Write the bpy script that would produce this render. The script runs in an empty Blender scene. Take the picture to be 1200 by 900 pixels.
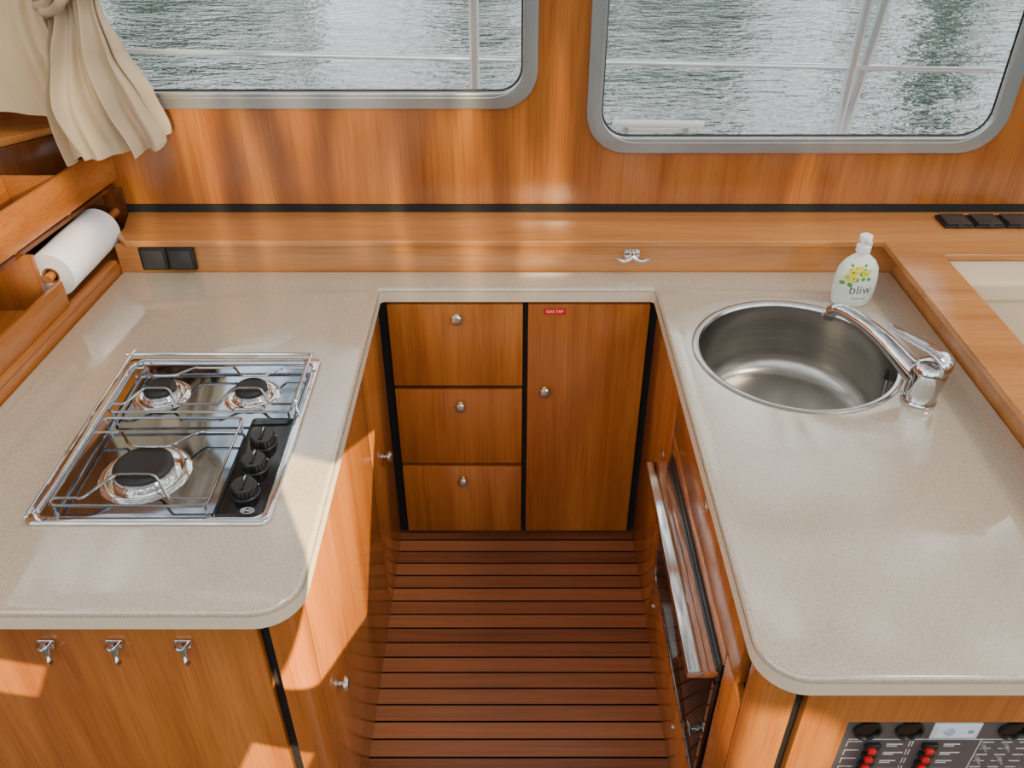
import bpy, bmesh, math, random
from mathutils import Vector, Matrix
random.seed(4)
C = bpy.context.scene.collection
PI = math.pi
# ------------------------------------------------------------------ materials
def newmat(name):
    m = bpy.data.materials.new(name); m.use_nodes = True
    nt = m.node_tree; b = nt.nodes['Principled BSDF']
    return m, nt, b
def plain(name, col, rough=.5, metal=0, coat=0, spec=None, emit=0):
    m, nt, b = newmat(name)
    b.inputs['Base Color'].default_value = (*col, 1); b.inputs['Roughness'].default_value = rough
    b.inputs['Metallic'].default_value = metal; b.inputs['Coat Weight'].default_value = coat
    if spec is not None: b.inputs['Specular IOR Level'].default_value = spec
    if emit:
        b.inputs['Emission Color'].default_value = (*col, 1); b.inputs['Emission Strength'].default_value = emit
    n = nt.nodes.new('ShaderNodeTexNoise'); n.inputs['Scale'].default_value = 40; n.inputs['Detail'].default_value = 4
    r = nt.nodes.new('ShaderNodeMapRange'); r.inputs['To Min'].default_value = max(0, rough-.05); r.inputs['To Max'].default_value = min(1, rough+.06)
    nt.links.new(n.outputs['Fac'], r.inputs['Value']); nt.links.new(r.outputs['Result'], b.inputs['Roughness'])
    return m
def ramp(nt, stops):
    r = nt.nodes.new('ShaderNodeValToRGB'); e = r.color_ramp.elements
    e[0].position, e[0].color = stops[0][0], (*stops[0][1], 1)
    e[1].position, e[1].color = stops[-1][0], (*stops[-1][1], 1)
    for p, c in stops[1:-1]:
        x = e.new(p); x.color = (*c, 1)
    return r
def wood(name, axis, dark, mid, light, rough=.22, coat=.28):
    m, nt, b = newmat(name); L = nt.links.new
    tc = nt.nodes.new('ShaderNodeTexCoord'); oi = nt.nodes.new('ShaderNodeObjectInfo')
    sc = [13, 13, 13]; sc['xyz'.index(axis)] = .9
    fs = [230, 230, 230]; fs['xyz'.index(axis)] = 5
    mul = nt.nodes.new('ShaderNodeMath'); mul.operation = 'MULTIPLY'; mul.inputs[1].default_value = 37
    L(oi.outputs['Random'], mul.inputs[0])
    mp = nt.nodes.new('ShaderNodeMapping'); mp.inputs['Scale'].default_value = sc
    L(tc.outputs['Object'], mp.inputs['Vector']); L(mul.outputs[0], mp.inputs['Location'])
    n = nt.nodes.new('ShaderNodeTexNoise'); n.inputs['Scale'].default_value = 1; n.inputs['Detail'].default_value = 7; n.inputs['Roughness'].default_value = .6
    n.inputs['Distortion'].default_value = .5; L(mp.outputs[0], n.inputs['Vector'])
    r = ramp(nt, [(.25, dark), (.5, mid), (.75, light)]); L(n.outputs['Fac'], r.inputs['Fac'])
    mp2 = nt.nodes.new('ShaderNodeMapping'); mp2.inputs['Scale'].default_value = fs; L(tc.outputs['Object'], mp2.inputs['Vector'])
    n2 = nt.nodes.new('ShaderNodeTexNoise'); n2.inputs['Scale'].default_value = 1; n2.inputs['Detail'].default_value = 3; L(mp2.outputs[0], n2.inputs['Vector'])
    r2 = ramp(nt, [(.32, (.70, .62, .55)), (.52, (1, 1, 1))]); L(n2.outputs['Fac'], r2.inputs['Fac'])
    mx = nt.nodes.new('ShaderNodeMix'); mx.data_type = 'RGBA'; mx.blend_type = 'MULTIPLY'; mx.inputs['Factor'].default_value = .6
    L(r.outputs[0], mx.inputs['A']); L(r2.outputs[0], mx.inputs['B']); L(mx.outputs['Result'], b.inputs['Base Color'])
    b.inputs['Roughness'].default_value = rough; b.inputs['Coat Weight'].default_value = coat; b.inputs['Coat Roughness'].default_value = .16
    bp = nt.nodes.new('ShaderNodeBump'); bp.inputs['Strength'].default_value = .02; L(n2.outputs['Fac'], bp.inputs['Height']); L(bp.outputs[0], b.inputs['Normal'])
    return m
WZ = wood('cherry_vertical', 'z', (.24, .065, .011), (.36, .115, .021), (.48, .175, .037))
WX = wood('cherry_lengthwise', 'x', (.40, .150, .038), (.52, .212, .058), (.62, .28, .086), .2, .45)
WY = wood('cherry_sideways', 'y', (.31, .095, .019), (.41, .135, .028), (.51, .19, .045))
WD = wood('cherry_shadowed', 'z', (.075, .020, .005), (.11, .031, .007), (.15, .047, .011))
CHR = plain('chrome', (.74, .75, .76), .06, 1)
TAP = plain('tap_chrome', (.60, .61, .63), .05, 1)
STL = plain('stainless', (.55, .55, .54), .20, 1)
NIK = plain('satin_nickel', (.68, .67, .65), .3, 1)
ALU = plain('aluminium_grey', (.42, .43, .44), .36, .8)
BLK = plain('black_plastic', (.008, .008, .009), .34)
GAP = plain('black_carcase', (.006, .006, .006), .7)
GLB = plain('black_glass', (.006, .006, .007), .10, 0, 0, .35)
WHT = plain('white_plastic', (.82, .83, .82), .3)
RED = plain('red_plastic', (.55, .005, .010), .4)
CRM = plain('cream_leather', (.74, .59, .40), .5)
PAP = plain('paper', (.88, .89, .92), .95)
CRD = plain('cardboard', (.32, .17, .08), .9)
YEL = plain('yellow_petals', (.85, .70, .01), .5)
GRN = plain('green_leaves', (.09, .34, .03), .5)
GRY = plain('grey_print', (.09, .11, .11), .5)
IVT = plain('pale_print', (.7, .7, .7), .5)
DSP = plain('display_glass', (.60, .66, .74), .25, emit=.12)
DBL = plain('display_symbol', (.22, .30, .50), .3)
IRN = plain('cast_iron_black', (.012, .011, .011), .55)
SUP = plain('support_wire', (.38, .38, .38), .14, 1)
def brushed(name, base, rough, scl, st):
    m, nt, b = newmat(name); L = nt.links.new
    b.inputs['Metallic'].default_value = 1; b.inputs['Base Color'].default_value = (*base, 1)
    b.inputs['Roughness'].default_value = rough
    tc = nt.nodes.new('ShaderNodeTexCoord'); mp = nt.nodes.new('ShaderNodeMapping'); mp.inputs['Scale'].default_value = scl
    n = nt.nodes.new('ShaderNodeTexNoise'); n.inputs['Scale'].default_value = 1
    L(tc.outputs['Object'], mp.inputs[0]); L(mp.outputs[0], n.inputs['Vector'])
    if st > 0:
        bp = nt.nodes.new('ShaderNodeBump'); bp.inputs['Strength'].default_value = st; L(n.outputs['Fac'], bp.inputs['Height']); L(bp.outputs[0], b.inputs['Normal'])
    else:
        mr = nt.nodes.new('ShaderNodeMapRange'); mr.inputs['To Min'].default_value = rough-.05; mr.inputs['To Max'].default_value = rough+.05; L(n.outputs['Fac'], mr.inputs['Value']); L(mr.outputs[0], b.inputs['Roughness'])
    return m
SNK = brushed('brushed_sink_steel', (.40, .385, .355), .25, (1.5, 1.5, 160), 0)
HOB = brushed('hob_steel', (.36, .43, .51), .06, (8, 4, 5), .14)
def worktop_mat():
    m, nt, b = newmat('speckled_composite'); L = nt.links.new
    tc = nt.nodes.new('ShaderNodeTexCoord')
    v = nt.nodes.new('ShaderNodeTexNoise'); v.inputs['Scale'].default_value = 430; v.inputs['Detail'].default_value = 2; L(tc.outputs['Object'], v.inputs['Vector'])
    r = ramp(nt, [(.27, (.22, .165, .11)), (.38, (.46, .385, .28)), (.6, (.52, .44, .33)), (.75, (.72, .645, .53))])
    L(v.outputs['Fac'], r.inputs['Fac'])
    g = nt.nodes.new('ShaderNodeTexNoise'); g.inputs['Scale'].default_value = 4; g.inputs['Detail'].default_value = 8; g.inputs['Roughness'].default_value = .6; L(tc.outputs['Object'], g.inputs['Vector'])
    mr = nt.nodes.new('ShaderNodeMapRange'); mr.inputs['From Min'].default_value = .38; mr.inputs['From Max'].default_value = .62; mr.inputs['To Min'].default_value = .04; mr.inputs['To Max'].default_value = .20; L(g.outputs['Fac'], mr.inputs['Value']); L(mr.outputs[0], b.inputs['Roughness']); L(mr.outputs[0], b.inputs['Coat Roughness'])
    b.inputs['Specular IOR Level'].default_value = 1.0
    b.inputs['Coat Weight'].default_value = .7; b.inputs['Coat IOR'].default_value = 1.7
    L(r.outputs[0], b.inputs['Base Color'])
    return m
TOP = worktop_mat()
def floor_mat():
    m, nt, b = newmat('teak_strip_floor'); L = nt.links.new
    tc = nt.nodes.new('ShaderNodeTexCoord'); sp = nt.nodes.new('ShaderNodeSeparateXYZ'); L(tc.outputs['Object'], sp.inputs[0])
    def mt(op, a, bb):
        n = nt.nodes.new('ShaderNodeMath'); n.operation = op
        for i, q in enumerate((a, bb)):
            if q is None: continue
            if isinstance(q, (int, float)): n.inputs[i].default_value = q
            else: L(q, n.inputs[i])
        return n.outputs[0]
    s = mt('DIVIDE', sp.outputs['Y'], .0495); fr = mt('FRACT', s, None); fl = mt('FLOOR', s, None)
    gap = mt('LESS_THAN', fr, .11)
    wn = nt.nodes.new('ShaderNodeTexWhiteNoise'); wn.noise_dimensions = '1D'; L(fl, wn.inputs['W'])
    mp = nt.nodes.new('ShaderNodeMapping'); mp.inputs['Scale'].default_value = (3, 130, 130); L(tc.outputs['Object'], mp.inputs[0])
    n = nt.nodes.new('ShaderNodeTexNoise'); n.inputs['Scale'].default_value = 1; n.inputs['Detail'].default_value = 4; L(mp.outputs[0], n.inputs['Vector'])
    f = mt('ADD', mt('MULTIPLY', n.outputs['Fac'], .65), mt('MULTIPLY', wn.outputs['Value'], .40))
    r = ramp(nt, [(.2, (.14, .047, .020)), (.85, (.37, .138, .056))]); L(f, r.inputs['Fac'])
    mx = nt.nodes.new('ShaderNodeMix'); mx.data_type = 'RGBA'; L(gap, mx.inputs['Factor']); L(r.outputs[0], mx.inputs['A']); mx.inputs['B'].default_value = (.006, .004, .004, 1)
    L(mx.outputs['Result'], b.inputs['Base Color']); b.inputs['Roughness'].default_value = .30
    sp_ = mt('SUBTRACT', .5, mt('MULTIPLY', gap, .45)); L(sp_, b.inputs['Specular IOR Level'])
    return m
FLR = floor_mat()
def cloth_mat(name, col):
    m, nt, b = newmat(name); L = nt.links.new
    b.inputs['Base Color'].default_value = (*col, 1); b.inputs['Roughness'].default_value = .9; b.inputs['Sheen Weight'].default_value = .15
    n = nt.nodes.new('ShaderNodeTexNoise'); n.inputs['Scale'].default_value = 60; n.inputs['Detail'].default_value = 5
    bp = nt.nodes.new('ShaderNodeBump'); bp.inputs['Strength'].default_value = .15; bp.inputs['Distance'].default_value = .01; L(n.outputs['Fac'], bp.inputs['Height']); L(bp.outputs[0], b.inputs['Normal'])
    return m
CUR = cloth_mat('curtain_taupe', (.52, .395, .26)); CU2 = cloth_mat('curtain_cream', (.88, .68, .40))
def glass_mat():
    m = bpy.data.materials.new('window_glass'); m.use_nodes = True; nt = m.node_tree; nt.nodes.clear(); L = nt.links.new
    o = nt.nodes.new('ShaderNodeOutputMaterial'); t = nt.nodes.new('ShaderNodeBsdfTransparent'); g = nt.nodes.new('ShaderNodeBsdfGlossy')
    t.inputs['Color'].default_value = (.96, .98, .98, 1); g.inputs['Roughness'].default_value = .02
    f = nt.nodes.new('ShaderNodeFresnel'); f.inputs['IOR'].default_value = 1.08
    mx = nt.nodes.new('ShaderNodeMixShader'); L(f.outputs[0], mx.inputs[0]); L(t.outputs[0], mx.inputs[1]); L(g.outputs[0], mx.inputs[2]); L(mx.outputs[0], o.inputs[0])
    return m
GLS = glass_mat()
def water_mat():
    m, nt, b = newmat('rippled_water'); L = nt.links.new
    b.inputs['Base Color'].default_value = (.035, .052, .042, 1); b.inputs['Roughness'].default_value = .03; b.inputs['IOR'].default_value = 2.3
    tc = nt.nodes.new('ShaderNodeTexCoord')
    def nz(scale, det, ms):
        mp = nt.nodes.new('ShaderNodeMapping'); mp.inputs['Scale'].default_value = ms; L(tc.outputs['Object'], mp.inputs[0])
        n = nt.nodes.new('ShaderNodeTexNoise'); n.inputs['Scale'].default_value = scale; n.inputs['Detail'].default_value = det; n.inputs['Roughness'].default_value = .55; n.inputs['Distortion'].default_value = .3; L(mp.outputs[0], n.inputs['Vector']); return n.outputs['Fac']
    b1 = nt.nodes.new('ShaderNodeBump'); b1.inputs['Strength'].default_value = 1; b1.inputs['Distance'].default_value = .03; L(nz(1.2, 2, (.6,1,1)), b1.inputs['Height'])
    b2 = nt.nodes.new('ShaderNodeBump'); b2.inputs['Strength'].default_value = 1; b2.inputs['Distance'].default_value = .013; L(nz(9, 3, (.6,1.2,1)), b2.inputs['Height']); L(b1.outputs[0], b2.inputs['Normal'])
    L(b2.outputs[0], b.inputs['Normal'])
    return m
WTR = water_mat()
# ------------------------------------------------------------------ geometry helpers
def box(bm, x0, x1, y0, y1, z0, z1, b=0, seg=2):
    vs = [bm.verts.new(p) for p in ((x0,y0,z0),(x1,y0,z0),(x1,y1,z0),(x0,y1,z0),(x0,y0,z1),(x1,y0,z1),(x1,y1,z1),(x0,y1,z1))]
    fs = [bm.faces.new([vs[i] for i in q]) for q in ((3,2,1,0),(4,5,6,7),(0,1,5,4),(1,2,6,5),(2,3,7,6),(3,0,4,7))]
    if b:
        es = list({e for f in fs for e in f.edges}); bmesh.ops.bevel(bm, geom=es, offset=b, segments=seg, affect='EDGES', profile=.5)
    return bm
def prism(bm, pts, z0, z1, b=0):
    a = [bm.verts.new((x, y, z0)) for x, y in pts]; c = [bm.verts.new((x, y, z1)) for x, y in pts]
    n = len(pts); fs = [bm.faces.new(a[::-1]), bm.faces.new(c)]
    for i in range(n): fs.append(bm.faces.new((a[i], a[(i+1) % n], c[(i+1) % n], c[i])))
    bmesh.ops.recalc_face_normals(bm, faces=fs)
    if b:
        es = list({e for f in fs for e in f.edges}); bmesh.ops.bevel(bm, geom=es, offset=b, segments=2, affect='EDGES', profile=.5)
def slab(bm, p0, p1, t, z0, z1, b=.002):
    d = Vector((p1[0]-p0[0], p1[1]-p0[1])).normalized(); n = Vector((-d.y, d.x)) * t
    prism(bm, [p0, p1, (p1[0]+n.x, p1[1]+n.y), (p0[0]+n.x, p0[1]+n.y)], z0, z1, b)
def spline(pts, k=6):
    P = [Vector(p) for p in pts]; out = []
    for i in range(len(P)-1):
        p0 = P[max(i-1, 0)]; p1 = P[i]; p2 = P[i+1]; p3 = P[min(i+2, len(P)-1)]
        for j in range(k):
            t = j/k; out.append(.5*((2*p1)+(-p0+p2)*t+(2*p0-5*p1+4*p2-p3)*t*t+(-p0+3*p1-3*p2+p3)*t**3))
    out.append(P[-1]); return out
def tube(bm, pts, r, n=10, closed=False, flat=1.0):
    P = [Vector(p) for p in pts]; N = len(P); rings = []
    R = r if isinstance(r, (list, tuple)) else [r]*N
    if len(R) != N: R = [R[int(i*(len(R)-1)/(N-1))] + (R[min(int(i*(len(R)-1)/(N-1))+1, len(R)-1)]-R[int(i*(len(R)-1)/(N-1))])*((i*(len(R)-1)/(N-1)) % 1) for i in range(N)]
    up = None
    for i in range(N):
        if closed: t = (P[(i+1) % N]-P[i-1]).normalized()
        else: t = (P[min(i+1, N-1)]-P[max(i-1, 0)]).normalized()
        if up is None:
            up = Vector((0,0,1)) if abs(t.z) < .9 else Vector((0,1,0))
        up = (up - t*up.dot(t)).normalized(); s = t.cross(up)
        rings.append([bm.verts.new(P[i] + (s*math.cos(a) + up*flat*math.sin(a))*R[i]) for a in [2*PI*k/n for k in range(n)]])
    fs = []
    for i in range(N if closed else N-1):
        A, B = rings[i], rings[(i+1) % N]
        for k in range(n): fs.append(bm.faces.new((A[k], A[(k+1) % n], B[(k+1) % n], B[k])))
    if not closed: fs += [bm.faces.new(rings[0][::-1]), bm.faces.new(rings[-1])]
    bmesh.ops.recalc_face_normals(bm, faces=fs)
def lathe(bm, prof, M=None, n=40, sx=1, sy=1):
    M = M or Matrix(); rings = []
    for r, z in prof:
        if r < 1e-6: rings.append([bm.verts.new(M @ Vector((0,0,z)))])
        else: rings.append([bm.verts.new(M @ Vector((r*sx*math.cos(2*PI*k/n), r*sy*math.sin(2*PI*k/n), z))) for k in range(n)])
    fs = []
    for A, B in zip(rings, rings[1:]):
        for k in range(n):
            q = [A[k % len(A)], A[(k+1) % len(A)], B[(k+1) % len(B)], B[k % len(B)]]
            u = []
            for v in q:
                if v not in u: u.append(v)
            if len(u) > 2: fs.append(bm.faces.new(u))
    bmesh.ops.recalc_face_normals(bm, faces=fs)
def orient(p, d):
    return Matrix.Translation(p) @ Vector(d).to_track_quat('Z', 'Y').to_matrix().to_4x4()
def rounded(pts, rad, k=8):
    out = []; n = len(pts)
    for i in range(n):
        p = Vector(pts[i]); a = Vector(pts[i-1]); b = Vector(pts[(i+1) % n]); r = rad[i] if isinstance(rad, (list, tuple)) else rad
        if r <= 0: out.append(tuple(p)); continue
        da = (a-p).normalized(); db = (b-p).normalized(); ang = math.acos(max(-1, min(1, da.dot(db))))
        d = r/math.tan(ang/2); c = p + (da+db).normalized()*(r/math.sin(ang/2)); s = p+da*d; e = p+db*d
        a0 = math.atan2(s.y-c.y, s.x-c.x); a1 = math.atan2(e.y-c.y, e.x-c.x); dl = (a1-a0+PI) % (2*PI)-PI
        for j in range(k+1):
            t = a0+dl*j/k; out.append((c.x+r*math.cos(t), c.y+r*math.sin(t)))
    return out
def rect(x0, x1, y0, y1): return [(x0,y0),(x1,y0),(x1,y1),(x0,y1)]
def plate(outs, M, depth, bev=0):
    cu = bpy.data.curves.new('t', 'CURVE'); cu.dimensions = '2D'; cu.fill_mode = 'BOTH'; cu.extrude = depth/2-bev; cu.bevel_depth = bev; cu.bevel_resolution = 3; cu.offset = -bev
    for o in outs:
        s = cu.splines.new('POLY'); s.points.add(len(o)-1); s.use_cyclic_u = True
        for p, q in zip(s.points, o): p.co = (q[0], q[1], 0, 1)
    ob = bpy.data.objects.new('t', cu); C.objects.link(ob); bpy.context.view_layer.update()
    me = bpy.data.meshes.new_from_object(ob.evaluated_get(bpy.context.evaluated_depsgraph_get()))
    bm = bmesh.new(); bm.from_mesh(me); bm.transform(M); bmesh.ops.remove_doubles(bm, verts=bm.verts, dist=1e-5)
    bmesh.ops.recalc_face_normals(bm, faces=bm.faces)
    bpy.data.objects.remove(ob); bpy.data.curves.remove(cu); bpy.data.meshes.remove(me)
    return bm
def text(s, size, M, ext=.0003, warp=None):
    cu = bpy.data.curves.new('t', 'FONT'); cu.body = s; cu.size = size; cu.extrude = ext; cu.align_x = 'CENTER'; cu.align_y = 'CENTER'
    ob = bpy.data.objects.new('t', cu); C.objects.link(ob); bpy.context.view_layer.update()
    me = bpy.data.meshes.new_from_object(ob.evaluated_get(bpy.context.evaluated_depsgraph_get()))
    bm = bmesh.new(); bm.from_mesh(me)
    bm.transform(M)
    if warp:
        for v in bm.verts: v.co = warp(v.co)
    bpy.data.objects.remove(ob); bpy.data.curves.remove(cu); bpy.data.meshes.remove(me)
    return bm
FACE = Matrix.Rotation(PI/2, 4, 'X')     # local xy plane to world xz, facing -Y
ORG = {}
def obj(name, bm, mat, parent=None, smooth=35, label=None):
    if parent is None:
        xs = [v.co for v in bm.verts]
        o0 = Vector(((min(v.x for v in xs)+max(v.x for v in xs))/2, (min(v.y for v in xs)+max(v.y for v in xs))/2, min(v.z for v in xs)))
    else: o0 = ORG[parent.name]
    bmesh.ops.translate(bm, verts=bm.verts, vec=-o0)
    me = bpy.data.meshes.new(name); bm.to_mesh(me); bm.free()
    for p in me.polygons: p.use_smooth = True
    me.set_sharp_from_angle(angle=math.radians(smooth))
    me.materials.append(mat)
    o = bpy.data.objects.new(name, me); C.objects.link(o)
    if parent: o.parent = parent
    else: o.location = o0
    ORG[o.name] = o0
    if label: o['label'] = label
    return o
def tag(o, label, cat, group=None, kind=None):
    o['label'] = label; o['category'] = cat
    if group: o['group'] = group
    if kind: o['kind'] = kind
    return o
def thing(name, loc, label, cat, group=None, kind=None):
    o = bpy.data.objects.new(name, None); o.empty_display_size = .05; C.objects.link(o); o.location = loc; ORG[o.name] = Vector(loc)
    return tag(o, label, cat, group, kind)
def struct(name, bm, mat, label, cat): return tag(obj(name, bm, mat), label, cat, None, 'structure')
def B(): return bmesh.new()
def bx(*a, **k):
    bm = B(); box(bm, *a, **k); return bm
# ------------------------------------------------------------------ setting
WY0 = 2.237
struct('floor', bx(-1.6, 1.8, -.4, 2.3, -.03, 0), FLR, 'reddish teak strip floor with thin black caulking lines', 'floor')
w1o, w1i = rounded(rect(-1.17, .066, 1.281, 1.86), .10), rounded(rect(-1.125, .027, 1.325, 1.815), .062)
w2o, w2i = rounded(rect(.194, 1.298, 1.163, 1.86), .11), rounded(rect(.234, 1.257, 1.207, 1.815), .07)
w1m, w2m = rounded(rect(-1.15, .048, 1.30, 1.84), .08), rounded(rect(.212, 1.28, 1.182, 1.84), .09)
struct('wall_back', plate([rect(-1.6, 1.8, 1.016, 2.0), w1m, w2m], Matrix.Translation((0, WY0+.016, 0)) @ FACE, .032), WZ, 'cherry wood panelled cabin side holding both windows', 'wall')
for nm, oo, ii, mm, lb in (('window_1', w1o, w1i, w1m, 'left cabin window with rounded grey frame, partly behind the curtain'), ('window_2', w2o, w2i, w2m, 'right cabin window with rounded grey frame above the sink')):
    t = thing(nm, (sum(p[0] for p in oo)/len(oo), WY0, min(p[1] for p in oo)), lb, 'window', None, 'structure')
    def ins(p, d, ref=oo):
        cx = (min(q[0] for q in ref)+max(q[0] for q in ref))/2; cz = (min(q[1] for q in ref)+max(q[1] for q in ref))/2
        hw = max(q[0] for q in ref)-cx; hh = max(q[1] for q in ref)-cz
        return [(cx+(q[0]-cx)*(1-d/hw), cz+(q[1]-cz)*(1-d/hh)) for q in p]
    obj('window_frame', plate([oo, ii], Matrix.Translation((0, WY0-.004, 0)) @ FACE, .014, .004), ALU, t)
    bm = B(); tube(bm, [(x, WY0-.0108, z) for x, z in ins(oo, .030)], .0018, 8, closed=True)
    obj('frame_bead', bm, ALU, t)
    bm = B(); tube(bm, [(x, WY0+.006, z) for x, z in ins(ii, .001, ii)], .003, 8, closed=True)
    obj('rubber_seal', bm, BLK, t)
    obj('window_glass', plate([mm], Matrix.Translation((0, WY0+.018, 0)) @ FACE, .005), GLS, t)
struct('wall_left', bx(-1.64, -1.6, .6, 2.27, 0, 2.0), WZ, 'wood panelled side beyond the open shelves', 'wall')
bm = plate([rounded([(-1.015,2.05),(.975,2.05),(.98,.79),(1.10,.79),(1.10,1.972),(1.75,1.972),(1.75,2.236),(-1.073,2.236),(-1.048,2.13),(-1.048,2.085)], [.006,.004,0,0,.01,0,0,0,0,.01])], Matrix.Translation((0,0,.984)), .018, .003)
struct('trim_1', bm, WX, 'cherry wood ledge running under the windows and down beside the sink', 'ledge')
bm = B(); box(bm, -1.05, 1.03, 2.061, 2.079, .86, .9745); box(bm, 1.022, 1.04, .79, 2.0595, .60, .9745)
struct('trim_2', bm, WX, 'low wood upstand behind the worktop', 'splashback')
bm = B(); prism(bm, [(-1.052,2.236),(-1.052,2.05),(-1.124,.93),(-1.45,.93),(-1.45,2.236)], .85, .922)
slab(bm, (-1.124,.93), (-1.05,2.05), .022, .9225, .938, .003)
struct('trim_3', bm, WY, 'cherry wood lip and ledge along the left edge of the worktop', 'ledge')
struct('trim_4', bx(-1.6, 1.75, 2.232, 2.262, .994, 1.0155), GAP, 'black shadow gap between ledge and window wall', 'trim')
# ------------------------------------------------------------------ worktop
sx, sy = .657, 1.662
corner = [(-1.122,.906),(-.346,.906),(-.346,1.965),(.374,1.965),(.374,.783),(1.021,.783),(1.021,2.060),(-1.050,2.060)]
rads = [0,.075,.012,.012,.075,0,0,0]
out = rounded(corner, rads)
hole = [(sx+.227*math.cos(2*PI*k/64), sy+.227*math.sin(2*PI*k/64)) for k in range(64)]
wt = thing('worktop', (0, 1.4, .854), 'beige speckled U-shaped galley worktop with rounded edges', 'worktop')
obj('top_slab', plate([out, hole], Matrix.Translation((0,0,.877)), .046, .009), TOP, wt)
path = out[:out.index((1.021,.783))+1] if (1.021,.783) in out else out[:38]
bm = B(); off = []
for i, p in enumerate(path):
    a = Vector(path[max(i-1,0)]); c = Vector(path[min(i+1, len(path)-1)]); d = (c-a).normalized(); off.append((p[0]+d.y*.0012, p[1]-d.x*.0012))
lo = [bm.verts.new((x, y, .860)) for x, y in off]; hi = [bm.verts.new((x, y, .889)) for x, y in off]
for i in range(len(off)-1): bm.faces.new((lo[i], lo[i+1], hi[i+1], hi[i]))
obj('lit_edge_band', bm, plain('lit_edge_cream', (.66, .56, .42), .35), wt, label='worktop edge band, its lit look put into a paler cream')  # light caught by the worktop edge is put into this paler colour
# ------------------------------------------------------------------ knobs
def knob(parent, p, d, s=1.0, mat=NIK):
    bm = B(); lathe(bm, [(0,-.001),(.0085*s,-.001),(.0085*s,.002),(.005*s,.004),(.005*s,.010),(.010*s,.013),(.0155*s,.017),(.0155*s,.021),(.0125*s,.025),(.006*s,.0268),(0,.027)], orient(p, d), 28)
    return obj('knob', bm, mat, parent)
def flat_knob(parent, p, d, r):
    bm = B(); lathe(bm, [(0,-.001),(r,-.001),(r,.002),(r*.75,.004),(r*.6,.003),(0,.0045)], orient(p, d), 24)
    return obj('knob', bm, NIK, parent)
ZC = .853
# back cabinets
t = thing('drawer_cabinet', (-.15, 2.08, 0), 'cherry wood galley unit with a stack of three drawers', 'cabinet')
obj('cabinet_body', bx(-.385, .0355, 1.985, 2.2, .002, ZC), GAP, t)
for z0, z1, kz, kx in ((.587,.850,.813,-.148), (.301,.573,.523,-.147), (.018,.288,.24,-.149)):
    d = obj('drawer', bx(-.331, .029, 1.966, 1.984, z0, z1, b=.0025), WZ, t); knob(d, (kx, 1.966, kz), (0,-1,0))
t = thing('gas_cabinet', (.2, 2.08, 0), 'cherry wood cupboard with a red sticker, right of the drawer stack', 'cabinet')
obj('cabinet_body', bx(.036, .42, 1.985, 2.2, .002, ZC), GAP, t)
d = obj('door', bx(.043, .366, 1.966, 1.984, .018, .850, b=.0025), WZ, t); knob(d, (.092, 1.966, .575), (0,-1,0))
s = obj('sticker', bx(.084, .143, 1.9652, 1.9658, .820, .839), RED, d, label='small red sticker')
obj('lettering', text('GAS TAP', .0115, Matrix.Translation((.1135, 1.9650, .8295)) @ FACE, .0001), WHT, s)
# left cabinet
t = thing('base_cabinet', (-.7, 1.4, 0), 'cherry wood base cabinet under the hob, with coat hooks on its end', 'cabinet')
bm = B(); box(bm, -.385, -.372, .985, 1.984, .002, ZC); box(bm, -1.12, -.40, .948, .96, .002, ZC); box(bm, -1.12, -1.1, .96, 2.05, .002, .849)
obj('cabinet_body', bm, GAP, t)
for y0, y1, ky in ((.984, 1.652, 1.058), (1.660, 1.958, 1.79)):
    d = obj('door', bx(-.371, -.353, y0, y1, .004, .850, b=.002), WZ, t); knob(d, (-.353, ky, .50 if ky < 1.2 else .477), (1,0,0))
bm = B(); prism(bm, rounded([(-.405,.930),(-.353,.930),(-.353,.980),(-.405,.980)], [0,.045,0,0]), .002, ZC); obj('corner_post', bm, WZ, t)
obj('end_panel', bx(-1.12, -.426, .93, .947, .002, ZC, b=.0015), WZ, t)
# right cabinet
t = thing('oven_cabinet', (.7, 1.4, 0), 'cherry wood base cabinet under the sink, built around the oven', 'cabinet')
bm = B(); box(bm, .403, .413, 1.585, 1.984, .002, ZC); box(bm, .403, .413, .86, 1.585, .002, .24); box(bm, .403, .413, .86, 1.585, .70, ZC); box(bm, .44, 1.018, .822, .832, .002, ZC)
obj('cabinet_body', bm, GAP, t)
d = obj('door', bx(.384, .402, 1.607, 1.958, .004, .850, b=.002), WZ, t); flat_knob(d, (.384, 1.675, .58), (-1,0,0), .011)
d = obj('drawer', bx(.384, .402, .905, 1.598, .716, .850, b=.002), WZ, t); flat_knob(d, (.384, 1.246, .81), (-1,0,0), .013)
d = obj('lower_flap', bx(.384, .402, .975, 1.598, .004, .238, b=.002), WZ, t)
flat_knob(d, (.384, 1.56, .14), (-1,0,0), .007); flat_knob(d, (.384, 1.195, .14), (-1,0,0), .007)
obj('side_panel', bx(.384, .402, .868, .970, .004, .708, b=.002), WZ, t)
obj('oven_surround', bx(.384, .402, .975, 1.598, .668, .708, b=.002), WZ, t)
bm = B(); prism(bm, rounded([(.384,.800),(.438,.800),(.438,.862),(.384,.862)], [.045,0,0,0]), .002, ZC); obj('corner_post', bm, WZ, t)
bm = plate([rect(.458, 1.018, .002, ZC), rect(.535, 1.0, .36, .763)], Matrix.Translation((0, .809, 0)) @ FACE, .018, .001); obj('end_panel', bm, WZ, t)
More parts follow.
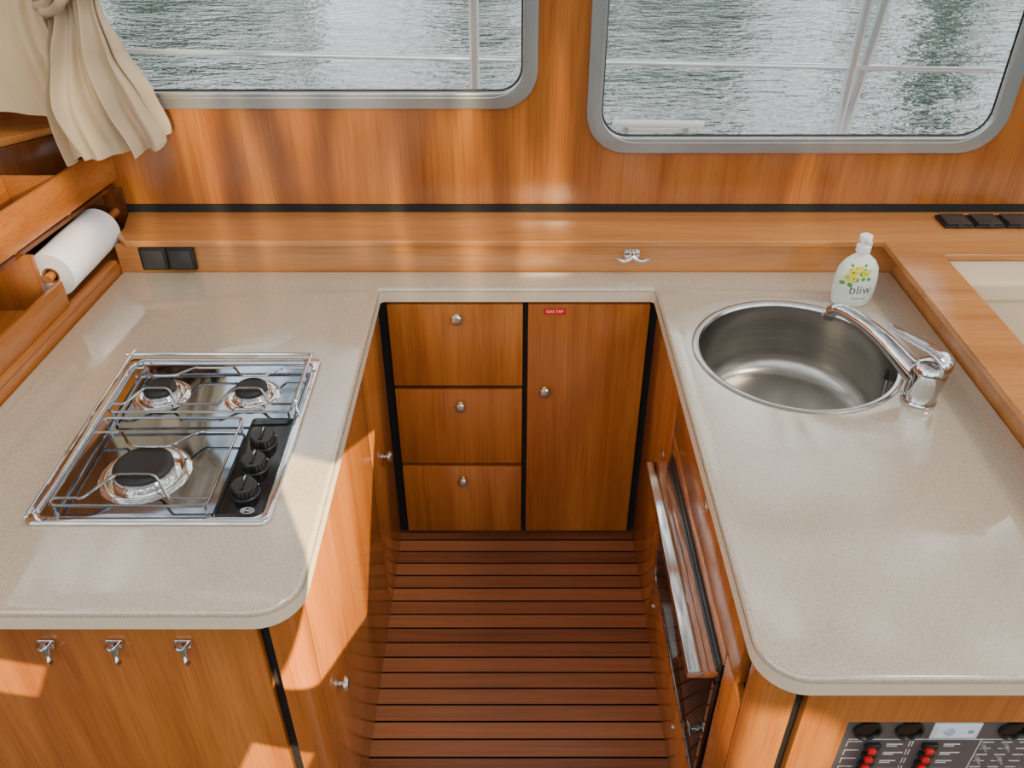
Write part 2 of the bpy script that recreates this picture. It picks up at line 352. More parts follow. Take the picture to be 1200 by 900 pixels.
# ------------------------------------------------------------------ oven
t = thing('oven', (.6, 1.27, .245), 'black glass built-in oven with projecting stainless rail', 'oven')
bm = B(); box(bm, .404, .86, .985, 1.58, .247, .66); obj('oven_body', bm, BLK, t)
d = obj('oven_door', bx(.381, .403, .985, 1.572, .252, .605, b=.003), GLB, t)
bm = B(); box(bm, .378, .3805, .985, 1.572, .252, .264); box(bm, .378, .3805, .985, .996, .264, .60); box(bm, .378, .3805, 1.561, 1.572, .264, .60); obj('door_trim', bm, CHR, d)
bm = B(); box(bm, .380, .403, .985, 1.572, .608, .664, b=.002); obj('control_strip', bm, BLK, t)
bm = B(); box(bm, .322, .380, .976, 1.567, .630, .650, b=.003); obj('oven_rail', bm, brushed('rail_brushed', (.78,.78,.77), .10, (200,3,200), 0), t)
bm = B(); lathe(bm, [(0,0),(.009,0),(.009,.005),(.005,.007),(.005,.012),(.0,.014)], orient((.381,1.03,.39),(-1,0,0)), 24); box(bm, .362, .368, 1.012, 1.048, .387, .393, b=.002); box(bm, .362, .368, 1.027, 1.033, .374, .406, b=.002)
obj('door_latch', bm, SUP, d)
# ------------------------------------------------------------------ hob
HX0, HX1, HY0, HY1 = -.868, -.428, 1.109, 1.637
t = hobt = thing('hob', ((HX0+HX1)/2, (HY0+HY1)/2, .9), 'stainless three-burner gas hob with wire pan rails', 'hob')
bm = plate([rounded(rect(HX0, HX1, HY0, HY1), .02), rounded(rect(HX0+.018, HX1-.018, HY0+.018, HY1-.018), .018)], Matrix.Translation((0,0,.9045)), .009, .004); obj('hob_rim', bm, CHR, t)
bm = plate([rounded(rect(HX0+.012, HX1-.012, HY0+.012, HY1-.012), .018)], Matrix.Translation((0,0,.9025)), .004, .001); obj('hob_tray', bm, HOB, t)
for cx, cy, R, rc in ((-.747, 1.497, .048, .032), (-.553, 1.497, .048, .032), (-.694, 1.245, .073, .053)):
    T = Matrix.Translation((cx, cy, .9045)); bm = B()
    lathe(bm, [(R+.012,0),(R+.008,.003),(R+.002,.0045),(R-.003,.004),(rc+.007,.0015),(rc+.003,.004),(rc+.001,.016),(0,.016)], T, 64)
    b = obj('burner', bm, CHR, t)
    bm = B(); lathe(bm, [(rc-.002,.0165),(rc+.002,.0175),(rc+.002,.023),(rc-.001,.0265),(rc-.007,.0285),(rc-.013,.0275),(0,.0275)], T, 48); obj('burner_cap', bm, IRN, b)
    bm = B(); lathe(bm, [(rc-.001,.008),(rc+.0022,.008),(rc+.0022,.0155),(rc-.001,.0158)], T, 48); obj('flame_ring', bm, STL, b)
    bm = B(); tube(bm, [(cx+rc+.010, cy+.01, .906), (cx+rc+.010, cy+.01, .922)], .0020, 8); obj('igniter', bm, WHT, b)
bm = plate([rounded(rect(-.531, -.447, 1.126, 1.414), .008)], Matrix.Translation((0,0,.9065)), .005, .001); kp = obj('knob_panel', bm, GLB, t, label='glossy black control panel')
for ky in (1.330, 1.258, 1.186):
    bm = B(); T = Matrix.Translation((-.4885, ky, .909))
    lathe(bm, [(0,0),(.027,0),(.027,.003),(.024,.005),(.0232,.022),(.021,.0252),(0,.0255)], T, 40)
    for k in range(20):
        a = 2*PI*k/20; q = Vector((-.4885+.0238*math.cos(a), ky+.0238*math.sin(a), .921)); box(bm, q.x-.0008, q.x+.0008, q.y-.0008, q.y+.0008, q.z-.008, q.z+.008)
    box(bm, -.4885-.003, -.4885+.003, ky-.019, ky+.019, .933, .9375, b=.001)
    k = obj('knob', bm, BLK, t)
    obj('pointer_mark', bx(-.4892, -.4878, ky+.007, ky+.018, .9374, .9378), WHT, k)
    bm = B()
    for a in (-.6, .0, .6): box(bm, -.4885+.031*math.sin(a)-.0008, -.4885+.031*math.sin(a)+.0008, ky+.031*math.cos(a)-.002, ky+.031*math.cos(a)+.002, .909, .9093)
    obj('dial_marks', bm, IVT, kp)
lg = B(); E = [(-.474+.0125*math.cos(2*PI*k/28), 1.141+.0075*math.sin(2*PI*k/28), .9092) for k in range(28)]; tube(lg, E, .0005, 6, closed=True)
l2 = text('ENO', .0095, Matrix.Translation((-.474, 1.141, .9092)), .0002); me_ = bpy.data.meshes.new('t'); l2.to_mesh(me_); lg.from_mesh(me_); l2.free()
obj('logo', lg, IVT, kp)
ZR = .926
def bar(bm, y, x0, x1, dips, z=ZR):
    pts = [(x0, y, z), (x0+.01, y, z)]
    for c, w, s in dips: pts += [(c-w, y, z), (c-w*.80, y+s*.05, z+.001), (c-w*.42, y+s*.9, z+.010), (c-w*.15, y+s, z+.011), (c+w*.15, y+s, z+.011), (c+w*.42, y+s*.9, z+.010), (c+w*.80, y+s*.05, z+.001), (c+w, y, z)]
    pts += [(x1-.01, y, z), (x1, y, z)]; tube(bm, spline(pts, 4), .0028, 8)
def rrect(bm, x0, x1, y0, y1, z, r=.0028): tube(bm, [(x, y, z) for x, y in rounded(rect(x0, x1, y0, y1), .012, 5)], r, 8, closed=True)
bm = B(); rrect(bm, -.826, -.452, 1.412, 1.604, ZR)
bar(bm, 1.572, -.826, -.452, [(-.747,.066,-.046), (-.553,.066,-.046)]); bar(bm, 1.440, -.826, -.452, [(-.747,.066,.040), (-.553,.066,.040)])
for x, y in ((-.82,1.6),(-.458,1.6),(-.82,1.42),(-.458,1.42)): tube(bm, [(x,y,.904),(x,y,ZR)], .0026, 8)
obj('pan_support', bm, SUP, t)
bm = B(); rrect(bm, -.826, -.542, 1.135, 1.392, ZR)
bar(bm, 1.346, -.826, -.542, [(-.694,.095,-.058)]); bar(bm, 1.155, -.826, -.542, [(-.694,.095,.052)])
for x, y in ((-.82,1.387),(-.548,1.387),(-.82,1.14),(-.548,1.14)): tube(bm, [(x,y,.904),(x,y,ZR)], .0026, 8)
obj('pan_support', bm, SUP, t)
zf = .932
bm = B(); tube(bm, spline([(-.848,1.125,.906),(-.848,1.125,zf-.004),(-.848,1.14,zf),(-.848,1.60,zf),(-.844,1.616,zf),(-.828,1.618,zf),(-.47,1.618,zf),(-.452,1.616,zf),(-.446,1.60,zf),(-.446,1.46,zf),(-.446,1.445,zf-.004),(-.446,1.44,.906)], 5), .0032, 8)
obj('fiddle_rail', bm, CHR, t)
hobt.location += Vector((-.003, -.012, 0))
# ------------------------------------------------------------------ sink
t = thing('sink', (sx, sy, .9), 'round stainless steel sink let into the right worktop', 'sink')
T = Matrix.Translation((sx, sy, 0)); bm = B()
lathe(bm, [(.236,.9005),(.2365,.902),(.234,.9035),(.228,.9038),(.222,.902),(.2185,.896)], T, 96); obj('sink_rim', bm, STL, t)
bm = B(); lathe(bm, [(.2185,.8965),(.2165,.88),(.2145,.84),(.213,.80),(.2105,.772),(.206,.750),(.197,.731),(.182,.7185),(.165,.7145),(.12,.7125),(.05,.711),(0,.7105)], T, 128); obj('sink_bowl', bm, SNK, t, smooth=60)
bm = B(); lathe(bm, [(.032,.7125),(.030,.715),(.024,.7155),(.021,.714),(0,.7135)], Matrix.Translation((sx+.09, sy-.045, 0)), 40); dr = obj('drain', bm, SNK, t)
bm = B()
for r_, n_ in ((.007,5),(.014,9)):
    for k in range(n_):
        a = 2*PI*k/n_; lathe(bm, [(.0025,.7142),(0,.7146)], Matrix.Translation((sx+.09+r_*math.cos(a), sy-.045+r_*math.sin(a), 0)), 10)
obj('strainer_holes', bm, GAP, dr)
bm = B(); a0 = -.12
for i in range(4):
    z = .862-.007*i
    q = [(sx+.2135*math.cos(a0+da), sy+.2135*math.sin(a0+da), z) for da in (-.05,-.025,0,.025,.05)]; tube(bm, q, .0014, 8)
obj('overflow_slot', bm, GAP, t)
bm = B()
for k in range(28):
    f = k/27; p = Vector((sx+.206-.016*f*f, sy-.045-.02*f, .85-.12*f))
    lathe(bm, [(0,-.0023),(.0018,-.0015),(.0024,0),(.0018,.0015),(0,.0023)], Matrix.Translation(p), 8)
obj('plug_chain', bm, NIK, t)
# ------------------------------------------------------------------ tap
fx, fy = .868, 1.478
t = thing('mixer_tap', (fx, fy, .9), 'chrome single-lever mixer tap beside the sink', 'tap')
bm = B()
TB = [(0,0,0,.036),(0,0,.005,.0375),(0,0,.010,.0345),(.000,-.001,.03,.0345),(.002,-.003,.058,.037),(.003,-.004,.076,.0375),(.004,-.005,.090,.034),(.005,-.006,.099,.025),(.005,-.006,.103,.010)]
rg = [[bm.verts.new((fx+a+r_*math.cos(2*PI*k/56), fy+b_+r_*math.sin(2*PI*k/56), .9+z_)) for k in range(56)] for a, b_, z_, r_ in TB]
for A_, B_ in zip(rg, rg[1:]):
    for k in range(56): bm.faces.new((A_[k], A_[(k+1) % 56], B_[(k+1) % 56], B_[k]))
bm.faces.new(rg[0][::-1]); bm.faces.new(rg[-1]); obj('tap_body', bm, TAP, t, smooth=40)
def dd(s, z): return (fx-.6*s, fy+.8*s, z)
bm = B(); tube(bm, spline([dd(-.026,.970),dd(-.036,.990),dd(-.034,1.008),dd(-.018,1.020),dd(.006,1.025),(dd(.036,1.026)),dd(.072,1.028),dd(.108,1.034)], 6), [.016,.021,.022,.021,.019,.017,.014,.010], 20, flat=.38); obj('tap_lever', bm, TAP, t, smooth=60)
S = [(-.005,.945),(.025,.956),(.06,.972),(.11,.996),(.16,1.011),(.205,1.017),(.232,1.013),(.247,1.000)]
bm = B(); tube(bm, spline([dd(s, z) for s, z in S], 6), [.029,.026,.021,.018,.0158,.0148,.014,.014], 20); obj('tap_spout', bm, TAP, t)
bm = B(); lathe(bm, [(0,-.014),(.010,-.014),(.0143,-.012),(.0143,.002),(0,.002)], orient((fx-.6*.2475, fy+.8*.2475, .997), (.12,-.16,1)), 24); obj('aerator', bm, STL, t)
# ------------------------------------------------------------------ soap
bxp, byp = .855, 1.893
t = thing('soap_bottle', (bxp, byp, .9), 'white pump bottle of hand soap with yellow flowers, behind the sink', 'soap bottle')
prof = [(0,0),(.043,0),(.048,.004),(.0515,.02),(.0535,.05),(.053,.078),(.048,.102),(.037,.120),(.022,.132),(.015,.137),(.0145,.144),(0,.144)]
bm = B(); lathe(bm, prof, Matrix.Translation((bxp,byp,.9005)), 56, 1, .58); obj('bottle', bm, plain('bottle_plastic', (.74,.80,.72), .18, coat=.5), t)
bm = B(); lathe(bm, [(0,.144),(.0175,.144),(.0175,.158),(.013,.161),(.008,.163),(.008,.171),(.015,.172),(.015,.185),(.010,.188),(0,.189)], Matrix.Translation((bxp,byp,.9)), 32)
tube(bm, [(bxp,byp,1.080),(bxp,byp-.020,1.081),(bxp-.001,byp-.032,1.077)], [.008,.007,.006], 12); obj('pump', bm, WHT, t)
def surf(x, z, off=.0004):
    zz = z-.9005; r = .052
    for (r0, z0), (r1, z1) in zip(prof, prof[1:]):
        if z0 <= zz <= z1 and z1 > z0: r = r0+(r1-r0)*(zz-z0)/(z1-z0); break
    return byp - .58*math.sqrt(max(r*r-(x-bxp)**2, 1e-6)) - off
def warp(co): return Vector((co.x, surf(co.x, co.z), co.z))
obj('lettering', text('bliw', .034, Matrix.Translation((bxp+.006, byp, .951)) @ FACE, 0, warp), GRY, t)
bm = text('hand soap', .0085, Matrix.Translation((bxp+.006, byp, .928)) @ FACE, 0, warp); obj('small_print', bm, GRY, t)
def petals(bm, x, z, r, n, el, off):
    for k in range(n):
        a = 2*PI*k/n+x*50; vs = []
        for j in range(10):
            b_ = 2*PI*j/10; u, w = r*(.62+.4*math.cos(b_)), r*el*math.sin(b_)
            px_ = x+u*math.cos(a)-w*math.sin(a); pz_ = z+u*math.sin(a)+w*math.cos(a); vs.append(bm.verts.new((px_, surf(px_, pz_, off), pz_)))
        bm.faces.new(vs)
bm = B()
for x, z, r in ((-.020,.998,.012),(-.006,1.006,.010),(.008,.996,.009),(-.031,.984,.009),(-.017,.982,.009),(.018,1.001,.007)): petals(bm, bxp+x, z, r, 5, .38, .0009)
obj('flower_print', bm, YEL, t)
bm = B()
for x, z, r in ((-.010,.992,.020),(-.031,.972,.016),(.013,.985,.013),(.004,1.010,.010),(-.022,1.008,.010)): petals(bm, bxp+x, z, r, 3, .36, .0005)
obj('leaf_print', bm, GRN, t)
# ------------------------------------------------------------------ sockets
def socket_up(x, lb):
    t = thing('wall_socket', (x, 2.06, .915), lb, 'socket', 'black sockets on the upstand')
    obj('socket_plate', bx(x-.036, x+.036, 2.046, 2.0605, .909, .974, b=.003), BLK, t)
    obj('socket_cover', bx(x-.029, x+.029, 2.042, 2.0465, .915, .968, b=.002), plain('dark_cover', (.03,.03,.032), .3), t)
socket_up(-.950, 'left one of two black sockets on the upstand, nearest the paper roll'); socket_up(-.877, 'right one of two black sockets on the upstand, beside the hob side')
for i, (x, lb) in enumerate(((1.205, 'black socket on the ledge by the right window, leftmost of three'), (1.288, 'middle one of three black sockets on the ledge'), (1.371, 'black socket on the ledge, rightmost of three at the photo edge'))):
    t = thing('ledge_socket', (x, 2.17, .993), lb, 'socket', 'black sockets on the ledge')
    obj('socket_base', bx(x-.040, x+.040, 2.125, 2.20, .9935, 1.001, b=.003), BLK, t)
    bm = B(); box(bm, x-.033, x+.033, 2.130, 2.194, 1.001, 1.007, b=.002); box(bm, x-.008, x+.008, 2.123, 2.129, .997, 1.004, b=.001); obj('socket_lid', bm, plain('dark_lid', (.03,.028,.026), .35), t)
# double chrome hook on the upstand
hx = .318
t = thing('double_hook', (hx, 2.04, .93), 'chrome double robe hook under the ledge behind the worktop', 'hook')
bm = plate([rounded(rect(hx-.022, hx+.022, .942, .966), .010)], Matrix.Translation((0,2.058,0)) @ FACE, .006, .0015)
tube(bm, [(hx, 2.057, .954), (hx, 2.038, .951)], .007, 12); obj('hook_base', bm, CHR, t)
for s in (-1, 1):
    bm = B(); tube(bm, spline([(hx,2.041,.952),(hx+s*.012,2.036,.946),(hx+s*.026,2.032,.944),(hx+s*.037,2.030,.949),(hx+s*.043,2.030,.957)], 5), [.0075,.0062,.005,.0045,.0048], 10); obj('prong', bm, CHR, t, smooth=60)
# three coat hooks on the end panel
for x, lb in ((-.785, 'small chrome coat hook on the cabinet end, farthest from the galley opening'), (-.670, 'small chrome coat hook on the cabinet end, middle of three'), (-.554, 'small chrome coat hook on the cabinet end, nearest the black gap')):
    t = thing('coat_hook', (x, .93, .76), lb, 'hook', 'chrome hooks on the cabinet end'); z = .797
    bm = plate([rounded([(x-.009,z-.018),(x+.009,z-.018),(x+.016,z+.008),(x-.016,z+.008)], .004)], Matrix.Translation((0,.927,0)) @ FACE, .004, .001); obj('hook_base', bm, CHR, t)
    bm = B(); tube(bm, spline([(x-.012,.925,z+.003),(x-.008,.915,z+.002),(x,.910,z+.001),(x+.008,.915,z+.002),(x+.012,.925,z+.003)], 5), .0032, 8); obj('prong', bm, CHR, t)
    bm = B(); tube(bm, spline([(x,.925,z-.006),(x,.918,z-.022),(x+.003,.911,z-.031),(x+.008,.906,z-.030),(x+.011,.904,z-.022)], 5), [.0055,.0045,.004,.0036,.0036], 10); obj('prong', bm, CHR, t, smooth=60)
# ------------------------------------------------------------------ shelf unit left
def FX(y): return -1.073-(2.235-y)*.1505
t = thing('shelf_unit', (-1.25, 1.9, .922), 'open cherry wood shelf unit with a top tray, left of the worktop', 'shelf unit')
bm = B(); slab(bm, (FX(1.40),1.40), (FX(2.234),2.234), .014, 1.092, 1.190, .003); obj('tray_front', bm, WY, t)
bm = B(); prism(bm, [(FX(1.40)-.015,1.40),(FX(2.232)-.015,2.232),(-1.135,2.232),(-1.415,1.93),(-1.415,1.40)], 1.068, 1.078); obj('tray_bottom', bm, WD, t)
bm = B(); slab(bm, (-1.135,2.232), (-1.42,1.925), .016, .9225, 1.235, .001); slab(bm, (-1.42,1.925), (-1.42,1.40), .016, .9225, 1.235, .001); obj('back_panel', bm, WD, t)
bm = B(); prism(bm, [(-1.12,2.234),(-1.425,1.90),(-1.425,1.40),(-1.598,1.40),(-1.598,2.234)], 1.236, 1.256, .003); obj('top_shelf', bm, WX, t)
for y in (2.02, 1.80): obj('divider', bx(-1.40 if y < 1.9 else -1.31, FX(y)-.016, y, y+.012, 1.079, 1.182, b=.001), WY, t)
bm = B(); slab(bm, (FX(1.40)-.15,1.40), (FX(2.018)-.15,2.018), .010, 1.079, 1.182, .001); obj('divider', bm, WY, t)
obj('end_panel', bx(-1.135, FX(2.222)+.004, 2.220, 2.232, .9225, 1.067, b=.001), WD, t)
obj('side_panel', bx(-1.40, FX(1.815)+.006, 1.815, 1.829, .9225, 1.067, b=.001), WZ, t)
bm = B(); slab(bm, (-1.106,1.40), (-1.074,1.814), .013, .939, 1.005, .002); obj('lower_front', bm, WY, t)
bm = B(); tube(bm, [(-1.118,1.829,1.0),(-1.100,2.220,1.0)], .011, 16); obj('dowel', bm, WY, t)
# roll
t = thing('paper_towel_roll', (-1.108, 2.0, .943), 'white paper towel roll on a wooden dowel', 'paper towel roll')
bm = B(); R_ = orient((-1.1165,1.848,1.0), Vector((.018,.391,0)))
lathe(bm, [(.021,0),(.056,.0),(.058,.003),(.0575,.06),(.0582,.12),(.0575,.20),(.058,.262),(.055,.266),(.021,.266),(.021,0)], R_, 48); obj('paper', bm, PAP, t)
bm = B(); lathe(bm, [(.0175,-.001),(.0205,-.001),(.0205,.267),(.0175,.267),(.0175,-.001)], R_, 32); obj('cardboard_core', bm, CRD, t)
# ------------------------------------------------------------------ curtains
def bundle(ctr, wid, dep, nf, amp, tw=1.3, hem=.05):
    bm = B(); NZ, NU = 80, 320; rings = []
    for i in range(NZ+1):
        f = i/NZ
        def lerp(tab):
            g = f*(len(tab)-1); j = min(int(g), len(tab)-2); q = g-j; q = q*q*(3-2*q); a, b_ = tab[j], tab[j+1]
            return a+(b_-a)*q
        cx = lerp([c[0] for c in ctr]); cy = lerp([c[1] for c in ctr]); z = ctr[0][2]+(ctr[-1][2]-ctr[0][2])*f
        w = lerp(wid); d = lerp(dep); A = lerp(amp); ring = []
        for k in range(NU):
            a = 2*PI*k/NU; ph = tw*(1-f)*2.2
            s1 = math.sin(nf*a+1.7*math.sin(a*2+f*1.3)+.6*math.sin(3*a+2)+ph)
            fold = 1+A*s1+A*.22*math.sin((nf*2+1)*a+ph*1.7+f*3)
            ring.append(bm.verts.new((cx+w*math.cos(a)*(1+.18*A*math.sin(nf*a+ph))+.012*math.sin(f*9+a), cy+d*math.sin(a)*fold-.25*d*A*math.cos(nf*a+ph), z+(.010*math.sin(a*3+1)+hem*math.cos(a))*max(0, f-.6)/.4)))
        rings.append(ring)
    for A_, B_ in zip(rings, rings[1:]):
        for k in range(NU): bm.faces.new((A_[k], A_[(k+1) % NU], B_[(k+1) % NU], B_[k]))
    bmesh.ops.recalc_face_normals(bm, faces=bm.faces)
    return bm
t = thing('curtain', (-1.0, 2.12, 1.24), 'taupe curtain bunched and tied, hanging over the left window corner', 'curtain')
bm = bundle([(-1.0,2.11,1.80),(-.98,2.11,1.66),(-1.005,2.11,1.55),(-1.0,2.10,1.45),(-.99,2.085,1.33),(-.974,2.08,1.236)], [.12,.10,.062,.086,.108,.120], [.05,.045,.036,.052,.066,.070], 9, [.35,.35,.38,.58,.62,.60], 1.6, .024)
obj('curtain_cloth', bm, CUR, t, smooth=180)
bm = B()
for q in (0, 1, 2): tube(bm, [(-1.005+(.070+.008*math.sin(5*a+q*2))*math.cos(a), 2.11+(.052+.007*math.sin(7*a+q))*math.sin(a), 1.578+.020*q+.034*math.cos(a)+.008*math.sin(4*a+q*2)) for a in [2*PI*k/48 for k in range(48)]], .0135, 10, closed=True, flat=.9)
obj('tieback', bm, CUR, t)
t = thing('curtain', (-1.25, 2.16, 1.28), 'smoother cream curtain bunched in the corner above the shelf', 'curtain')
bm = bundle([(-1.26,2.165,1.80),(-1.25,2.165,1.6),(-1.25,2.165,1.5),(-1.25,2.16,1.4),(-1.245,2.16,1.300)], [.16,.15,.14,.14,.125], [.035,.035,.032,.032,.03], 5, [.2,.2,.25,.35,.45], .4, .0)
obj('curtain_cloth', bm, CU2, t, smooth=180)
# ------------------------------------------------------------------ settee beyond the ledge
t = thing('settee', (1.45, 1.6, 0), 'cream upholstered settee beyond the ledge at the right edge', 'settee')
obj('settee_base', bx(1.12, 1.75, .95, 1.97, .002, .42, b=.01), WX, t)
obj('seat_cushion', bx(1.06, 1.75, .95, 1.80, .425, .56, b=.03, seg=4), CRM, t)
obj('back_cushion', bx(1.06, 1.75, 1.86, 2.03, .50, .9735, b=.012, seg=4), CRM, t)
bm = B(); tube(bm, [(1.07,1.859,.925),(1.74,1.859,.925)], .003, 8); obj('piping', bm, plain('cream_piping', (.5,.40,.27), .6), t)
# ------------------------------------------------------------------ switch panel
t = thing('switch_panel', (.77, .81, .36), 'dark grey electrical switch panel in the right cabinet end', 'switch panel')
obj('panel_plate', bx(.5355, .9995, .805, .812, .3605, .7625), plain('panel_grey', (.13,.13,.135), .4, .5), t)
for gx in (.572, .640, .806, .870):
    bm = B(); lathe(bm, [(.017,.0),(.0225,.0),(.0225,.006),(.019,.007),(.0175,.004),(.0175,0)], orient((gx,.805,.737),(0,-1,0)), 36); g = obj('gauge', bm, BLK, t)
    bm = B(); lathe(bm, [(0,.002),(.0175,.002)], orient((gx,.805,.737),(0,-1,0)), 30); obj('gauge_glass', bm, GLB, g)
d = obj('display', bx(.676, .752, .801, .805, .716, .757, b=.001), plain('display_bezel', (.6,.63,.68), .3), t, label='pale digital display')
obj('screen', bx(.682, .746, .8002, .8010, .721, .753), DSP, d)
bm = B()
for r_ in (.005,.010,.015,.020):
    tube(bm, [(.690+r_*math.cos(a),.7996,.737+r_*.65*math.sin(a)) for a in [-.9+1.8*k/10 for k in range(11)]], .0007, 6)
obj('symbol', bm, DBL, d); obj('blue_key', bx(.733, .741, .7990, .8001, .734, .742), DBL, d)
for cx_ in (.590, .684):
    for i in range(8):
        z = .693-.024*i
        bm = B(); box(bm, cx_-.012, cx_+.012, .797, .805, z-.008, z+.008, b=.0015); sw = obj('switch', bm, BLK, t)
        if i < 5: obj('switch_cap', bx(cx_-.010, cx_+.002, .789, .797, z-.005, z+.005, b=.0015), RED, sw)
bm = B()
for cx_ in (.614, .708):
    for i in range(8):
        z = .693-.024*i
        box(bm, cx_, cx_+.026+.006*((i*3) % 2), .8044, .805, z+.001, z+.003); box(bm, cx_, cx_+.018, .8044, .805, z-.004, z-.0025)
for i in range(12):
    z = .700-.018*i
    for x in (.770,.800,.830,.870,.905): box(bm, x, x+.018, .8044, .805, z, z+.0015)
    box(bm, .765, .765+.0012, .8044, .805, z-.008, z+.01)
for i in range(10):
    z = .698-.024*i
    for x in (.548, .650, .655): box(bm, x, x+.0012, .8044, .805, z-.009, z+.006)
    box(bm, .548, .572, .8044, .805, z+.004, z+.0052)
box(bm, .548, .990, .8044, .805, .7085, .7095)
obj('panel_marks', bm, IVT, t)
for x in (.775,.812,.862,.9,.94):
    for i in range(6):
        z = .688-.036*i; bm = B(); lathe(bm, [(0,0),(.005,0),(.005,.003),(.0025,.004),(.0022,.010),(0,.011)], orient((x,.805,z),(0,-1,0)), 14); obj('toggle', bm, NIK, t)
# ------------------------------------------------------------------ outside
bm = bx(-4, 4, 2.30, 2.86, -.14, .985); tag(obj('side_deck', bm, plain('deck_white', (.6,.6,.58), .6)), 'pale side deck running outside below the windows', 'deck')
t = thing('guard_rail', (0, 2.75, .986), 'stainless steel guard rail with posts outside the windows', 'railing')
RST = plain('rail_steel', (.74,.77,.80), .12, .5)
bm = B(); tube(bm, [(-3,2.75,1.335),(3.2,2.75,1.200)], .0085, 10); obj('middle_wire', bm, RST, t)
bm = B(); tube(bm, [(-3,2.75,1.86),(3.2,2.75,1.82)], .0135, 12); obj('top_rail', bm, RST, t)
for a, b_ in (((-.118,2.75,.986),(-.112,2.75,1.84)), ((1.056,2.75,.986),(1.066,2.75,1.83)), ((1.078,2.76,.986),(1.150,2.76,1.83)), ((-2.2,2.75,.986),(-2.2,2.75,1.85)), ((2.4,2.75,.986),(2.4,2.75,1.83))):
    bm = B(); tube(bm, [a, b_], .0155, 16); obj('post', bm, RST, t)
t = thing('mooring_cleat', (.45, 2.66, .986), 'white and steel low bar on the side deck outside the right window', 'cleat')
bm = B(); tube(bm, [(.315,2.66,1.100),(.60,2.66,1.096)], .012, 12); tube(bm, [(.33,2.69,1.072),(.585,2.69,1.068)], .010, 12); obj('cleat_bar', bm, WHT, t)
bm = B(); tube(bm, [(.36,2.675,.986),(.36,2.675,1.085)], .009, 10); tube(bm, [(.55,2.675,.986),(.55,2.675,1.085)], .009, 10); obj('cleat_leg', bm, STL, t)
bm = B(); vs = [bm.verts.new(p) for p in ((-60,2.8,0),(60,2.8,0),(60,90,0),(-60,90,0))]; bm.faces.new(vs); bmesh.ops.translate(bm, verts=bm.verts, vec=(0,0,-.1))
tag(obj('water', bm, WTR), 'rippled grey-green harbour water seen through both windows', 'water', None, 'stuff')
# ------------------------------------------------------------------ world and lights
w = bpy.data.worlds.new('w'); bpy.context.scene.world = w; w.use_nodes = True; nt = w.node_tree; L = nt.links.new
bg = nt.nodes['Background']; tc = nt.nodes.new('ShaderNodeTexCoord'); sp = nt.nodes.new('ShaderNodeSeparateXYZ'); L(tc.outputs['Generated'], sp.inputs[0])
def wn(scale, detail, mapscale):
    mp = nt.nodes.new('ShaderNodeMapping'); mp.inputs['Scale'].default_value = mapscale; L(tc.outputs['Generated'], mp.inputs[0])
    n = nt.nodes.new('ShaderNodeTexNoise'); n.inputs['Scale'].default_value = scale; n.inputs['Detail'].default_value = detail; L(mp.outputs[0], n.inputs['Vector']); return n.outputs['Fac']
def wm(a, k, b_):
    ad = nt.nodes.new('ShaderNodeMath'); ad.operation = 'MULTIPLY_ADD'; ad.inputs[1].default_value = k; L(a, ad.inputs[0])
    if isinstance(b_, (int, float)): ad.inputs[2].default_value = b_
    else: L(b_, ad.inputs[2])
    return ad.outputs[0]
s_ = wm(wn(1.6, 4, (2.6,2.6,1.1)), .20, sp.outputs['Z']); s_ = wm(wn(1, 3, (10,10,.2)), 1.6, s_); s_ = wm(s_, 1/1.97, 0)
r = ramp(nt, [(.0, (.05,.062,.05)), (.505, (.075,.10,.082)), (.55, (.44,.50,.47)), (.60, (2.0,2.05,2.1)), (.65, (1.3,1.32,1.35)), (.73, (1.0,1.0,1.01)), (.85, (.42,.41,.40)), (1.0, (.16,.15,.14))]); L(s_, r.inputs['Fac']); L(r.outputs[0], bg.inputs['Color'])
bg.inputs['Strength'].default_value = 1.95
def lamp(kind, name, loc, target, energy, col, **k):
    l = bpy.data.lights.new(name, kind); l.energy = energy; l.color = col
    for a, b_ in k.items(): setattr(l, a, b_)
    o = bpy.data.objects.new(name, l); C.objects.link(o); o.location = loc; o.rotation_euler = (Vector(target)-Vector(loc)).to_track_quat('-Z', 'Y').to_euler(); return o
def window_shape(o, panes, roll=0):
    # sun coming through panes of a side window: the lamp shines only inside these rectangles
    o.data.use_nodes = True; nt = o.data.node_tree; L = nt.links.new; em = nt.nodes['Emission']
    tc = nt.nodes.new('ShaderNodeTexCoord'); mp = nt.nodes.new('ShaderNodeMapping'); mp.vector_type = 'POINT'; mp.inputs['Rotation'].default_value = (0, 0, roll); L(tc.outputs['Normal'], mp.inputs[0])
    sp = nt.nodes.new('ShaderNodeSeparateXYZ'); L(mp.outputs[0], sp.inputs[0]); tot = None
    def mt(op, a, b_, c=None):
        n = nt.nodes.new('ShaderNodeMath'); n.operation = op
        for i, q in enumerate((a, b_, c)):
            if q is None: continue
            if isinstance(q, (int, float)): n.inputs[i].default_value = q
            else: L(q, n.inputs[i])
        return n.outputs[0]
    for x0, x1, y0, y1 in panes:
        m = mt('MULTIPLY', mt('COMPARE', sp.outputs['X'], (x0+x1)/2, (x1-x0)/2), mt('COMPARE', sp.outputs['Y'], (y0+y1)/2, (y1-y0)/2))
        tot = m if tot is None else mt('ADD', tot, m)
    L(tot, em.inputs['Strength'])
lamp('SUN', 'sun', (1.2,.70,3.2), (-.3,1.3,.8), 1.0, (1,.86,.68), angle=math.radians(14))
WARM = (1, .78, .44)
o = lamp('SPOT', 'low_sun_through_side_window', (1.5,-1.5,2.2), (-.353,1.27,.68), 4600, WARM, spot_size=math.radians(14), spot_blend=0, shadow_soft_size=.006)
window_shape(o, [(-.050, .046, -.060, .050)], .45)
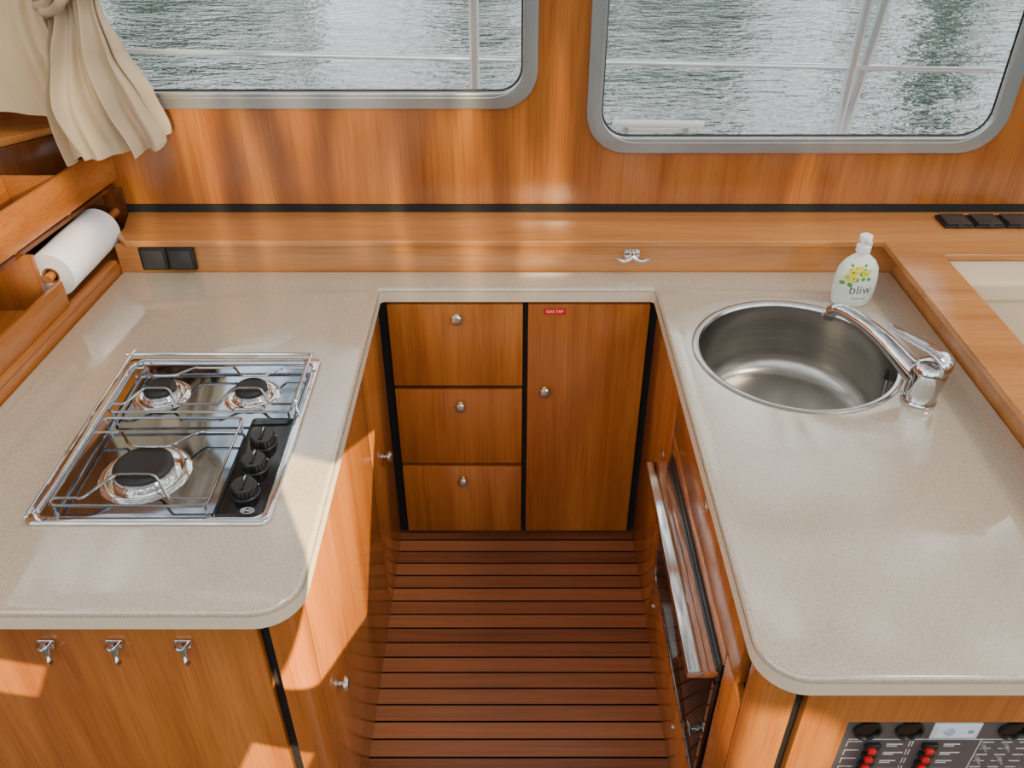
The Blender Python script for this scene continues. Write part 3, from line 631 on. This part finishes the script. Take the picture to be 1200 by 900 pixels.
o = lamp('SPOT', 'low_sun_on_cabinet_end', (.7,-1.7,2.3), (-.45,.93,.40), 2200, WARM, spot_size=math.radians(6), spot_blend=0, shadow_soft_size=.006)
window_shape(o, [(-.022, .012, -.020, .018)], .5)
o = lamp('SPOT', 'low_sun_on_cabinet_end', (.7,-1.7,2.3), (-.87,.93,.70), 2200, WARM, spot_size=math.radians(6), spot_blend=0, shadow_soft_size=.006)
window_shape(o, [(-.016, .012, -.012, .010)], .5)
lamp('SPOT', 'low_sun_on_corner', (.05,-1.6,1.9), (.44,.80,.68), 900, WARM, spot_size=math.radians(4.5), spot_blend=.2, shadow_soft_size=.02)
lamp('SPOT', 'low_sun_on_shelf', (1.2,.2,2.4), (-1.09,1.85,1.14), 500, WARM, spot_size=math.radians(6), spot_blend=.5, shadow_soft_size=.03)
# light rippling off the water on the far side of the boat, thrown onto the window wall
for i, tx in enumerate((-.78, -.15, .80)):
    o = lamp('SPOT', 'water_glint', (.4,-1.6,2.35), (tx,2.237,1.15), (1700, 1700, 1500)[i], (1,.84,.50), spot_size=math.radians((12.5,12.5,8)[i]), spot_blend=.9, shadow_soft_size=.02)
    o.data.use_nodes = True; nt = o.data.node_tree; L = nt.links.new; em = nt.nodes['Emission']
    tc = nt.nodes.new('ShaderNodeTexCoord'); mp = nt.nodes.new('ShaderNodeMapping'); mp.inputs['Scale'].default_value = (36, 5, 1); mp.inputs['Location'].default_value = (i*7.3, i*2.1, 0); L(tc.outputs['Normal'], mp.inputs[0])
    n = nt.nodes.new('ShaderNodeTexNoise'); n.inputs['Scale'].default_value = 1; n.inputs['Detail'].default_value = 2; n.inputs['Distortion'].default_value = .15; L(mp.outputs[0], n.inputs['Vector'])
    mr = nt.nodes.new('ShaderNodeMapRange'); mr.interpolation_type = 'SMOOTHSTEP'; mr.inputs['From Min'].default_value = .42; mr.inputs['From Max'].default_value = .72; L(n.outputs['Fac'], mr.inputs['Value']); L(mr.outputs[0], em.inputs['Strength'])
# ------------------------------------------------------------------ camera
cam = bpy.data.cameras.new('camera'); co = bpy.data.objects.new('camera', cam); C.objects.link(co)
co.location = (0, 0, 1.991); co.rotation_euler = (math.radians(90-35.4), 0, 0); cam.lens = 1006/1200*36; cam.sensor_width = 36; cam.clip_start = .02
bpy.context.scene.camera = co
